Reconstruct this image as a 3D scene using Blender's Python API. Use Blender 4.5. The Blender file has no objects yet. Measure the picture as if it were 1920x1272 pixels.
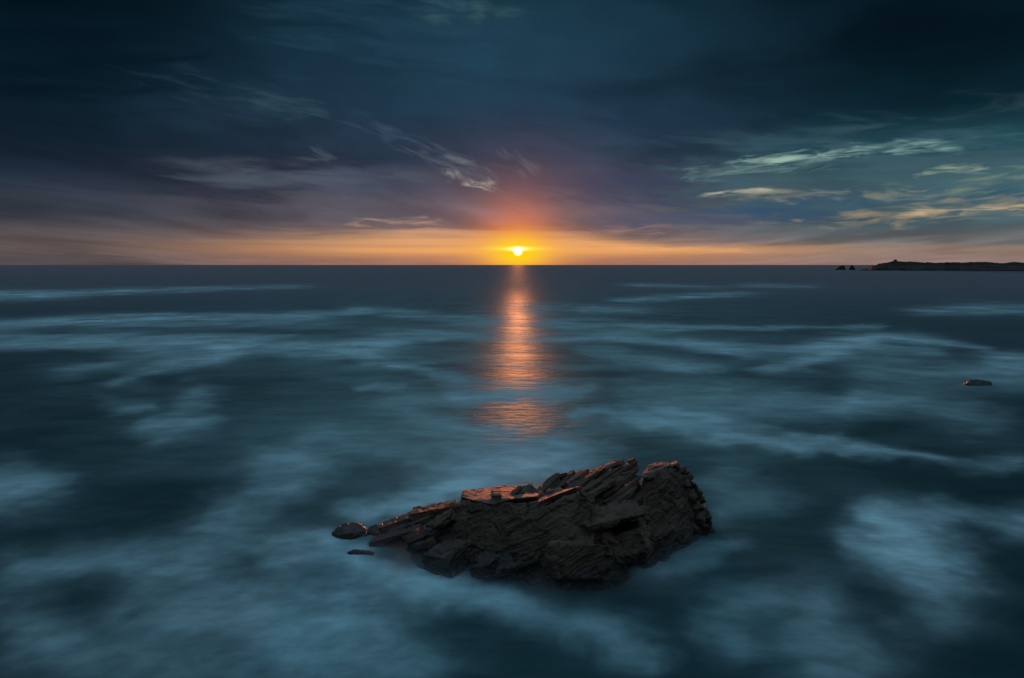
import bpy, bmesh, math, random
import numpy as np
from mathutils import Vector

C = bpy.context.scene
COL = C.collection
R = math.radians

# ------------------------------------------------------------------ camera
CAM_H = 12.0
FPX = 1280.0                      # focal length in pixels of the 1920 px wide photograph (24 mm on 36 mm)
PITCH = 6.2
cd = bpy.data.cameras.new('camera')
cam = bpy.data.objects.new('camera', cd)
COL.objects.link(cam)
cam.location = (0, 0, CAM_H)
cam.rotation_euler = (R(90 - PITCH), 0, 0)
cd.lens = 24.0
cd.sensor_width = 36.0
cd.clip_start = 0.1
cd.clip_end = 200000
C.camera = cam


def ray(px, py):
    """world direction of a point of the photograph (1920 x 1272)"""
    x = (px - 960) / FPX
    u = (636 - py) / FPX
    p = R(PITCH)
    return np.array([x, math.cos(p) + u * math.sin(p), -math.sin(p) + u * math.cos(p)])


def P(px, py, Y):
    d = ray(px, py)
    t = Y / d[1]
    return np.array([d[0] * t, Y, CAM_H + d[2] * t])


def G(px, py, z=0.0):
    d = ray(px, py)
    t = (z - CAM_H) / d[2]
    return np.array([d[0] * t, d[1] * t, z])


def AE(px, py):
    d = ray(px, py)
    return (math.degrees(math.atan2(d[0], d[1])),
            math.degrees(math.atan2(d[2], math.hypot(d[0], d[1]))))


SUN_AZ, SUN_EL = AE(971, 471.5)


def lin(h):
    h = h.lstrip('#')
    o = []
    for i in (0, 2, 4):
        c = int(h[i:i + 2], 16) / 255
        o.append(c / 12.92 if c <= 0.04045 else ((c + 0.055) / 1.055) ** 2.4)
    return tuple(o)


# ------------------------------------------------------------------ node helper
class V:
    """a node socket with arithmetic"""
    nt = None

    def __init__(s, sock):
        s.s = sock

    @staticmethod
    def m(op, *a, clamp=False):
        n = V.nt.nodes.new('ShaderNodeMath')
        n.operation = op
        n.use_clamp = clamp
        for i, v in enumerate(a):
            if isinstance(v, V):
                V.nt.links.new(v.s, n.inputs[i])
            else:
                n.inputs[i].default_value = v
        return V(n.outputs[0])

    def __add__(s, o): return V.m('ADD', s, o)
    __radd__ = __add__
    def __sub__(s, o): return V.m('SUBTRACT', s, o)
    def __rsub__(s, o): return V.m('SUBTRACT', o, s)
    def __mul__(s, o): return V.m('MULTIPLY', s, o)
    __rmul__ = __mul__
    def __truediv__(s, o): return V.m('DIVIDE', s, o)
    def __rtruediv__(s, o): return V.m('DIVIDE', o, s)
    def __pow__(s, o): return V.m('POWER', s, o)


def vmax(a, b): return V.m('MAXIMUM', a, b)
def vmin(a, b): return V.m('MINIMUM', a, b)
def vabs(a): return V.m('ABSOLUTE', a)
def vexp(a): return V.m('EXPONENT', a)
def clamp01(a): return V.m('ADD', a, 0.0, clamp=True)


def gauss(a):
    return vexp(-1.0 * (a * a))


def sstep(a, lo, hi):
    n = V.nt.nodes.new('ShaderNodeMapRange')
    n.interpolation_type = 'SMOOTHSTEP'
    V.nt.links.new(a.s, n.inputs[0])
    n.inputs[1].default_value = lo
    n.inputs[2].default_value = hi
    n.inputs[3].default_value = 0
    n.inputs[4].default_value = 1
    return V(n.outputs[0])


def xyz(x, y, z=0.0):
    n = V.nt.nodes.new('ShaderNodeCombineXYZ')
    for i, v in enumerate((x, y, z)):
        if isinstance(v, V):
            V.nt.links.new(v.s, n.inputs[i])
        else:
            n.inputs[i].default_value = v
    return V(n.outputs[0])


def noise(vec, scale=1.0, detail=4.0, rough=0.55, dist=0.0, lac=2.0):
    n = V.nt.nodes.new('ShaderNodeTexNoise')
    if vec is not None:
        V.nt.links.new(vec.s, n.inputs['Vector'])
    n.inputs['Scale'].default_value = scale
    n.inputs['Detail'].default_value = detail
    n.inputs['Roughness'].default_value = rough
    n.inputs['Lacunarity'].default_value = lac
    n.inputs['Distortion'].default_value = dist
    return V(n.outputs[0])


def mix(f, a, b, mode='MIX'):
    n = V.nt.nodes.new('ShaderNodeMix')
    n.data_type = 'RGBA'
    n.blend_type = mode
    if isinstance(f, V):
        V.nt.links.new(f.s, n.inputs[0])
    else:
        n.inputs[0].default_value = f
    for i, v in ((6, a), (7, b)):
        if isinstance(v, V):
            V.nt.links.new(v.s, n.inputs[i])
        else:
            n.inputs[i].default_value = (*v[:3], 1)
    return V(n.outputs[2])


def scale_col(col, f):
    n = V.nt.nodes.new('ShaderNodeVectorMath')
    n.operation = 'SCALE'
    V.nt.links.new(col.s, n.inputs[0])
    if isinstance(f, V):
        V.nt.links.new(f.s, n.inputs['Scale'])
    else:
        n.inputs['Scale'].default_value = f
    return V(n.outputs[0])


def ramp(fac, stops, interp='EASE'):
    n = V.nt.nodes.new('ShaderNodeValToRGB')
    V.nt.links.new(fac.s, n.inputs[0])
    cr = n.color_ramp
    cr.interpolation = interp
    while len(cr.elements) < len(stops):
        cr.elements.new(0.5)
    for e, (p, c) in zip(cr.elements, stops):
        e.position = p
        e.color = (*c, 1)
    return V(n.outputs[0])


# ------------------------------------------------------------------ sky
world = bpy.data.worlds.new('World')
C.world = world
world.use_nodes = True
nt = world.node_tree
nt.nodes.clear()
V.nt = nt

tc = nt.nodes.new('ShaderNodeTexCoord')
sep = nt.nodes.new('ShaderNodeSeparateXYZ')
nt.links.new(tc.outputs['Generated'], sep.inputs[0])
dx, dy, dz = (V(sep.outputs[i]) for i in range(3))
DEG = 180 / math.pi
az = V.m('ARCTAN2', dx, dy) * DEG
el = V.m('ARCSINE', dz) * DEG
elp = vmax(el, 0.0)
pz = vmax(dz, 0.0) + 0.045
cx_, cy_ = dx / pz, dy / pz                       # where the view ray meets a flat cloud deck

daz = az - SUN_AZ
de = el - SUN_EL

# broad, soft warps
w1 = noise(xyz(cx_ * 0.42, cy_ * 0.18, 3.1), 1.0, 3, 0.5) - 0.5
w2 = noise(xyz(cx_ * 0.5, cy_ * 0.22, 9.7), 1.0, 3, 0.5) - 0.5
wispy = noise(xyz(cx_ * 1.5 + w1 * 1.2, cy_ * 0.32 + w2 * 1.0, 1.3), 1.0, 6, 0.58)
deck = noise(xyz(cx_ * 0.55 + w2 * 1.5, cy_ * 0.2 + w1 * 0.9, 5.5), 1.0, 4, 0.5)
strat = noise(xyz(az * 0.035 + w1 * 0.6, el * 0.85 + w2 * 1.0, 2.0), 1.0, 5, 0.55)     # level streaks low down

# colour of the cloud deck by height, below the sun's azimuth and far from it
elw = elp + (strat - 0.5) * 1.6 * clamp01(elp / 3.0) + w1 * 1.5 * clamp01(elp / 8.0)
t = clamp01(elw / 22.0)
mid = ramp(t, [(0.00, lin('#8b6a62')), (0.10, lin('#7c6663')), (0.20, lin('#67606a')), (0.30, lin('#4a4e60')),
               (0.42, lin('#2c3c50')), (0.60, lin('#1f3749')), (0.80, lin('#1b3748')), (1.0, lin('#193744'))])
left = ramp(t, [(0.00, lin('#4f4c50')), (0.10, lin('#4b474c')), (0.18, lin('#333843')), (0.30, lin('#1b2836')),
                (0.45, lin('#10222f')), (0.65, lin('#071a26')), (0.85, lin('#03111a')), (1.0, lin('#020e15'))])
right = ramp(t, [(0.00, lin('#82706b')), (0.07, lin('#6c6a6a')), (0.14, lin('#4a626a')), (0.24, lin('#426068')),
                 (0.38, lin('#20434f')), (0.52, lin('#0c2631')), (0.75, lin('#061822')), (1.0, lin('#04111a'))])
azw = az + (deck - 0.5) * 9.0
fl = sstep(azw * -1.0, 1.0, 36.0)
fr = sstep(azw, 3.0, 30.0)
cloud = mix(fl, mid, left)
cloud = mix(fr, cloud, right)
mass = noise(xyz(az * 0.055 + el * 0.05 + w1 * 1.2, el * 0.2 + w2 * 1.6, 13.0), 1.0, 3, 0.5, 0.3)          # broad heavy masses
tex = (0.74 + sstep(mass, 0.33, 0.67) * 0.42) * (1.0 + (deck - 0.5) * 1.0 + (wispy - 0.5) * 0.55)
cloud = scale_col(cloud, tex)


w1a, w2a, w2b, w1b = w1 * 3.0, w2 * 1.1, w2 * 1.2, w1 * 2.0


def seg(pa, pb, wid, soft, after):
    """a tilted streak between two places in the sky: mask, along, across
    (a vanishing amount of the colour so far is added so that Cycles works the streaks off one by one)"""
    a0, e0 = AE(*pa)
    a1, e1 = AE(*pb)
    L = math.hypot(a1 - a0, e1 - e0)
    c, s_ = (a1 - a0) / L, (e1 - e0) / L
    tie = V.m('MULTIPLY', after, 1e-6)
    ax = tie + az + w1a - a0
    ey = tie + el + w2a - e0
    al = (ax * c + ey * s_) / L
    ac = (ey * c - ax * s_) / wid
    win = sstep(al, -soft, soft) * (1.0 - sstep(al, 1 - soft, 1 + soft))
    return gauss(ac) * win, al * L, ac * wid


def streak(col, pa, pb, wid, color, amount, seed, lo=0.26, hi=0.80, soft=0.25, sx=0.34, sy=2.0):
    """cloud or break whose edges are eaten away by drawn-out noise"""
    m_, al, ac = seg(pa, pb, wid * 1.25, soft, col)
    n_ = noise(xyz(al * sx + w2b + ac * 0.25, ac * sy + w1b, seed), 1.0, 6, 0.55, 0.5)
    v_ = (n_ - 0.5) * 1.7 + 0.5 - (1.0 - m_) * 0.55
    return mix(clamp01(sstep(v_, lo, hi) * sstep(m_, 0.0, 0.25) * amount), col, color)


# darker banks
SOFT = dict(lo=0.1, hi=0.75, sx=0.16, sy=0.9)
cloud = streak(cloud, (250, 302), (680, 300), 0.8, lin('#252b3b'), 0.9, 41.0, lo=0.05, hi=0.6, sx=0.15, sy=1.0)
cloud = streak(cloud, (100, 345), (560, 362), 0.9, lin('#262c3a'), 0.7, 42.0, **SOFT)
cloud = streak(cloud, (-60, 150), (380, 130), 2.2, lin('#04141d'), 0.6, 40.0, **SOFT)
cloud = streak(cloud, (930, 300), (1310, 372), 2.6, lin('#39425a'), 0.85, 43.0, **SOFT)
cloud = streak(cloud, (1290, 395), (1660, 390), 0.9, lin('#33506a'), 0.95, 44.0, lo=0.05, hi=0.6, sx=0.2, sy=1.3)
cloud = streak(cloud, (1060, 398), (1420, 415), 0.8, lin('#4c5268'), 0.9, 45.0, **SOFT)
cloud = streak(cloud, (1640, 374), (2040, 356), 0.5, lin('#285064'), 0.8, 46.0, **SOFT)
cloud = streak(cloud, (1000, 215), (1500, 235), 1.8, lin('#1c3044'), 0.6, 47.0, **SOFT)
cloud = streak(cloud, (420, 385), (860, 395), 0.7, lin('#54505c'), 0.6, 48.0, **SOFT)
# brighter haze and breaks in the deck, as the photograph shows them
cloud = streak(cloud, (250, 145), (640, 222), 1.2, lin('#314957'), 0.35, 51.0, lo=0.25, hi=0.85)
cloud = streak(cloud, (470, 190), (630, 220), 0.75, lin('#425963'), 0.4, 52.0, lo=0.25, hi=0.8)
cloud = streak(cloud, (640, 220), (830, 290), 1.1, lin('#46556a'), 0.55, 53.0, lo=0.32, hi=0.85)
cloud = streak(cloud, (590, 280), (640, 298), 0.6, lin('#4b5b66'), 0.5, 153.0, lo=0.3, hi=0.8)
cloud = streak(cloud, (760, 270), (960, 345), 1.3, lin('#566270'), 0.55, 54.0, lo=0.33, hi=0.85)
cloud = streak(cloud, (815, 288), (905, 306), 0.4, lin('#727d84'), 0.6, 154.0)
cloud = streak(cloud, (835, 322), (940, 352), 0.55, lin('#969a94'), 0.75, 55.0, lo=0.25, hi=0.85, sx=0.8, sy=1.6)
cloud = streak(cloud, (870, 340), (925, 350), 0.3, lin('#b8b4a2'), 0.65, 155.0, lo=0.3, hi=0.85, sx=0.9, sy=1.8)
cloud = streak(cloud, (930, 270), (1010, 330), 0.9, lin('#636a78'), 0.45, 56.0, lo=0.3, hi=0.85)
cloud = streak(cloud, (520, 40), (1010, 60), 3.0, lin('#26465a'), 0.45, 156.0, **SOFT)
cloud = streak(cloud, (780, 22), (1000, 5), 1.5, lin('#3c5c60'), 0.55, 57.0, lo=0.28, hi=0.85, sx=0.3, sy=1.0)
cloud = streak(cloud, (340, 322), (780, 335), 0.9, lin('#545b68'), 0.75, 58.0, **SOFT)
cloud = streak(cloud, (1250, 330), (1980, 300), 2.6, lin('#43606a'), 0.65, 59.0, **SOFT)
cloud = streak(cloud, (1270, 330), (1600, 293), 0.75, lin('#6f8d8c'), 0.8, 60.0)
cloud = streak(cloud, (1380, 308), (1660, 284), 0.42, lin('#9dbcae'), 0.9, 61.0, lo=0.25, hi=0.8, sx=0.42, sy=2.6)
cloud = streak(cloud, (1590, 288), (1815, 273), 0.55, lin('#78a09a'), 0.9, 62.0, lo=0.25, hi=0.82, sx=0.38, sy=2.6)
cloud = streak(cloud, (1780, 268), (1990, 255), 0.7, lin('#3c626a'), 0.6, 162.0, lo=0.3, hi=0.8)
cloud = streak(cloud, (1312, 363), (1450, 358), 0.15, lin('#cdc3ac'), 0.9, 63.0, lo=0.1, hi=0.7, soft=0.15)
cloud = streak(cloud, (1330, 367), (1780, 362), 0.55, lin('#85877c'), 0.75, 64.0)
cloud = streak(cloud, (1600, 362), (1760, 356), 0.3, lin('#b09a84'), 0.8, 164.0, lo=0.4, hi=0.8)
cloud = streak(cloud, (1700, 326), (1870, 311), 0.35, lin('#9aab96'), 0.95, 65.0)
cloud = streak(cloud, (1750, 352), (1990, 322), 0.8, lin('#7a8874'), 0.75, 66.0)
cloud = streak(cloud, (1530, 415), (2010, 376), 0.8, lin('#a08f76'), 0.8, 67.0, lo=0.2, hi=0.85)
cloud = streak(cloud, (1680, 402), (1990, 384), 0.3, lin('#cdb48a'), 0.85, 167.0, lo=0.25, hi=0.82, sx=0.4, sy=2.4)
cloud = streak(cloud, (1390, 421), (1510, 416), 0.28, lin('#a58f7c'), 0.8, 68.0)

# the clear strip along the horizon, lit by the sun
edge_up = 2.35 + vexp(vabs(daz + 9.0) * -0.09) * 0.5 - sstep(daz, 3.0, 14.0) * 0.75 + (strat - 0.5) * 2.6
strip = 1.0 - sstep(el - edge_up, -0.6, 0.4)
glow_az = vexp(vabs(daz) * -0.055)
side = (1.0 - sstep(daz * -1.0, 6.0, 33.0) * 0.93 - sstep(daz, 6.0, 31.0) * 0.78) * (0.5 + sstep(el, 0.1, 1.3) * 0.5)
gold = ramp(clamp01(el / 3.2), [(0.0, lin('#b97f66')), (0.12, lin('#cf8c66')), (0.35, lin('#f0a965')), (0.6, lin('#e0a36f')), (1.0, lin('#c0957a'))])
grain = noise(xyz(az * 0.05, el * 2.8, 7.7), 1.0, 4, 0.6)
sky = mix(clamp01(strip * side * (0.62 + grain * 0.75) * (0.55 + glow_az * 0.6)), cloud, gold)
sky = streak(sky, (640, 420), (840, 412), 0.5, lin('#b8957f'), 0.6, 71.0)
sky = streak(sky, (700, 438), (960, 436), 0.4, lin('#d09a78'), 0.6, 171.0)
sky = streak(sky, (1040, 436), (1270, 428), 0.5, lin('#b98a78'), 0.45, 72.0)
sky = streak(sky, (1020, 460), (1500, 470), 0.3, lin('#f0ab74'), 0.7, 172.0)

# the sun and the air around it
rr = V.m('SQRT', daz * daz * 0.85 + de * de)
sky = mix(vexp(rr * -0.26) * 0.36 * (1.0 - sstep(rr, 4.0, 14.0)), sky, lin('#e47c4a'))
ry = V.m('SQRT', daz * daz * 1.35 + de * de)
sky = mix(gauss(ry / 3.3) * 0.75, sky, lin('#ff8236'))
rx = V.m('SQRT', daz * daz * 0.16 + de * de * 1.2)
sky = mix(gauss(rx / 1.4) * 0.8, sky, lin('#ffc845'))
sky = mix(gauss(V.m('SQRT', daz * daz * 0.42 + (de + 0.1) * (de + 0.1)) / 1.15), sky, (1.0, 0.66, 0.0))
bar = gauss(daz / 1.9) * gauss((de - 0.22) / 0.16)
sky = mix(bar * 0.85, sky, (1.25, 0.95, 0.10))
bar2 = gauss((daz + 1.4) / 1.6) * gauss((de + 0.18) / 0.10)
sky = mix(bar2 * 0.3, sky, (0.85, 0.5, 0.02))
disc = 1.0 - sstep(V.m('SQRT', daz * daz * 0.9 + de * de) , 0.12, 0.46)
cap = gauss(daz / 0.6) * gauss((de - 0.2) / 0.13)
sky = mix(clamp01(disc + cap * 0.9), sky, (2.6, 2.2, 1.1))

bg_cloud = nt.nodes.new('ShaderNodeBackground')
nt.links.new(sky.s, bg_cloud.inputs[0])
bg_cloud.inputs[1].default_value = 0.1127

nish = nt.nodes.new('ShaderNodeTexSky')
nish.sky_type = 'NISHITA'
nish.sun_disc = False
nish.sun_elevation = R(max(SUN_EL, 0.5))
nish.sun_rotation = R(SUN_AZ)
nish.air_density = 1.0
nish.dust_density = 1.0
nish.ozone_density = 1.6
bg_clear = nt.nodes.new('ShaderNodeBackground')
nt.links.new(nish.outputs[0], bg_clear.inputs[0])
SKY_STRENGTH = 0.15
bg_clear.inputs[1].default_value = SKY_STRENGTH

# cloud rings the horizon; unseen sky shaped for light: clear overhead, dark behind
openness = sstep(el + (deck - 0.5) * 16.0, 26.0, 58.0)
ms = nt.nodes.new('ShaderNodeMixShader')
nt.links.new(openness.s, ms.inputs[0])
nt.links.new(bg_cloud.outputs[0], ms.inputs[1])
nt.links.new(bg_clear.outputs[0], ms.inputs[2])
wo = nt.nodes.new('ShaderNodeOutputWorld')
nt.links.new(ms.outputs[0], wo.inputs[0])
world.cycles.sampling_method = 'MANUAL'
world.cycles.sample_map_resolution = 2048

# ------------------------------------------------------------------ sun
sl = bpy.data.lights.new('sun', 'SUN')
sl.energy = 0.38
sl.color = (1.0, 0.235, 0.065)
sl.angle = R(0.6)
sun = bpy.data.objects.new('sun', sl)
COL.objects.link(sun)
sdir = Vector((math.sin(R(SUN_AZ)) * math.cos(R(SUN_EL)), math.cos(R(SUN_AZ)) * math.cos(R(SUN_EL)), math.sin(R(SUN_EL))))
sun.rotation_euler = (-sdir).to_track_quat('-Z', 'Y').to_euler()

# ------------------------------------------------------------------ exposure and render settings
C.view_settings.view_transform = 'Standard'
C.view_settings.look = 'None'
C.view_settings.exposure = 3.15
C.view_settings.gamma = 1.0
C.view_settings.use_curve_mapping = False
C.render.engine = 'CYCLES'
C.cycles.use_denoising = True
C.cycles.max_bounces = 5
C.cycles.diffuse_bounces = 2
C.cycles.glossy_bounces = 3
C.cycles.transparent_max_bounces = 12
C.cycles.volume_bounces = 1
C.cycles.sample_clamp_indirect = 4.0
C.cycles.caustics_reflective = False
C.cycles.caustics_refractive = False


# ------------------------------------------------------------------ numpy noise
def _hash(ix, iy, iz, seed):
    h = (ix.astype(np.int64) * 374761393 + iy.astype(np.int64) * 668265263 + iz.astype(np.int64) * 2147483647 + seed * 974711) & 0xFFFFFFFF
    h = ((h ^ (h >> 13)) * 1274126177) & 0xFFFFFFFF
    h = ((h ^ (h >> 16)) * 2246822519) & 0xFFFFFFFF
    return ((h ^ (h >> 15)) & 0xFFFFFF).astype(np.float64) / 0xFFFFFF


def vnoise(p, seed=0):
    """smooth value noise, 0..1"""
    i = np.floor(p)
    f = p - i
    f = f * f * f * (f * (f * 6 - 15) + 10)
    i = i.astype(np.int64)
    o = 0
    for a in (0, 1):
        wx = f[:, 0] if a else 1 - f[:, 0]
        for b in (0, 1):
            wy = f[:, 1] if b else 1 - f[:, 1]
            for c in (0, 1):
                wz = f[:, 2] if c else 1 - f[:, 2]
                o = o + wx * wy * wz * _hash(i[:, 0] + a, i[:, 1] + b, i[:, 2] + c, seed)
    return o


def fbm(p, octaves=4, seed=0, gain=0.5):
    o, a, s = 0, 1.0, 0
    for k in range(octaves):
        o = o + a * (vnoise(p * (2.03 ** k) + 17.3 * k, seed + k) - 0.5)
        s += a
        a *= gain
    return o / s * 2          # about -1..1


def hash1(i, seed=0):
    i = np.asarray(np.floor(i))
    return _hash(i, i * 0 + 7, i * 0 + 3, seed)


# ------------------------------------------------------------------ object helpers
def link_mesh(name, verts, faces, mat, parent=None, smooth=False):
    me = bpy.data.meshes.new(name)
    me.from_pydata([tuple(v) for v in verts], [], faces)
    me.update()
    if mat:
        me.materials.append(mat)
    if smooth:
        me.polygons.foreach_set('use_smooth', [True] * len(me.polygons))
    o = bpy.data.objects.new(name, me)
    COL.objects.link(o)
    if parent:
        o.parent = parent
    return o


def tag(o, label=None, cat=None, group=None, kind=None):
    if label: o['label'] = label
    if cat: o['category'] = cat
    if group: o['group'] = group
    if kind: o['kind'] = kind
    return o


def new_mat(name):
    m = bpy.data.materials.new(name)
    m.use_nodes = True
    m.node_tree.nodes.clear()
    V.nt = m.node_tree
    out = m.node_tree.nodes.new('ShaderNodeOutputMaterial')
    b = m.node_tree.nodes.new('ShaderNodeBsdfPrincipled')
    m.node_tree.links.new(b.outputs[0], out.inputs[0])
    return m, b, out


def put(sock, v):
    if isinstance(v, V):
        V.nt.links.new(v.s, sock)
    elif isinstance(v, tuple):
        sock.default_value = (*v[:3], 1)
    else:
        sock.default_value = v


def bump(h, strength, dist, prev=None):
    n = V.nt.nodes.new('ShaderNodeBump')
    n.inputs['Strength'].default_value = strength
    n.inputs['Distance'].default_value = dist
    V.nt.links.new(h.s, n.inputs['Height'])
    if prev is not None:
        V.nt.links.new(prev.s, n.inputs['Normal'])
    return V(n.outputs[0])


def geom_pos():
    n = V.nt.nodes.new('ShaderNodeNewGeometry')
    return V(n.outputs['Position'])


def split(v):
    n = V.nt.nodes.new('ShaderNodeSeparateXYZ')
    V.nt.links.new(v.s, n.inputs[0])
    return tuple(V(n.outputs[i]) for i in range(3))


# ------------------------------------------------------------------ the sea
m_sea, b_, out_ = new_mat('long_exposure_sea')
pos = geom_pos()
X, Y, Z = split(pos)
at = V.nt.nodes.new('ShaderNodeAttribute')
at.attribute_name = 'foam'
foam = V(at.outputs['Fac'])
# fine drifting texture in the foam, drawn out along the swell
fn1 = noise(xyz(X * 0.14, Y * 0.34, 0.5), 1.0, 7, 0.58, 1.5)
fn2 = noise(xyz(X * 0.7, Y * 1.6, 4.5), 1.0, 6, 0.62, 0.7)
ff = clamp01(foam * 1.18 * (0.56 + fn1 * 0.75 + (fn2 - 0.5) * 0.45) + (fn1 - 0.5) * 0.05)
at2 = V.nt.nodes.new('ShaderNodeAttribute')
at2.attribute_name = 'sky_sheen'
sheen = clamp01(V(at2.outputs['Fac']) * (0.55 + fn1 * 0.9))
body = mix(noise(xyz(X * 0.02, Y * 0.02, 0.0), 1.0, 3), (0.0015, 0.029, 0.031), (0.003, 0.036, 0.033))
body = mix(sheen, body, (0.046, 0.126, 0.104))                 # paler mid-sea: sky reflection painted into the body colour
wv = noise(xyz(X * 0.6, Y * 1.3, 0.0), 1.0, 5, 0.62, 0.8)
wv2 = noise(xyz(X * 0.035, Y * 0.09, 2.0), 1.0, 4, 0.55, 0.5)
nrm = bump(wv, 0.42, 0.2)
nrm = bump(wv2, 0.35, 1.2, nrm)
V.nt.nodes.remove(b_)
dif = V.nt.nodes.new('ShaderNodeBsdfDiffuse')
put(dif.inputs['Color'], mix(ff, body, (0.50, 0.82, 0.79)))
glo = V.nt.nodes.new('ShaderNodeBsdfGlossy')
put(glo.inputs['Color'], (0.69, 0.92, 1.0))
off = V.m('SQRT', X * X + Y * Y)
put(glo.inputs['Roughness'], 0.43 + sstep(off, 130.0, 420.0) * 0.24)       # the open sea runs rougher than the sheltered bay
put(glo.inputs['Normal'], nrm)
fre = V.nt.nodes.new('ShaderNodeFresnel')
fre.inputs['IOR'].default_value = 1.333
wgl = V(fre.outputs[0]) * 0.17 * (1.0 - clamp01(ff * 1.9) * 0.92)      # a churned, aerated surface mirrors little
mx = V.nt.nodes.new('ShaderNodeMixShader')
put(mx.inputs[0], wgl)
V.nt.links.new(dif.outputs[0], mx.inputs[1])
V.nt.links.new(glo.outputs[0], mx.inputs[2])
V.nt.links.new(mx.outputs[0], out_.inputs[0])

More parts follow.
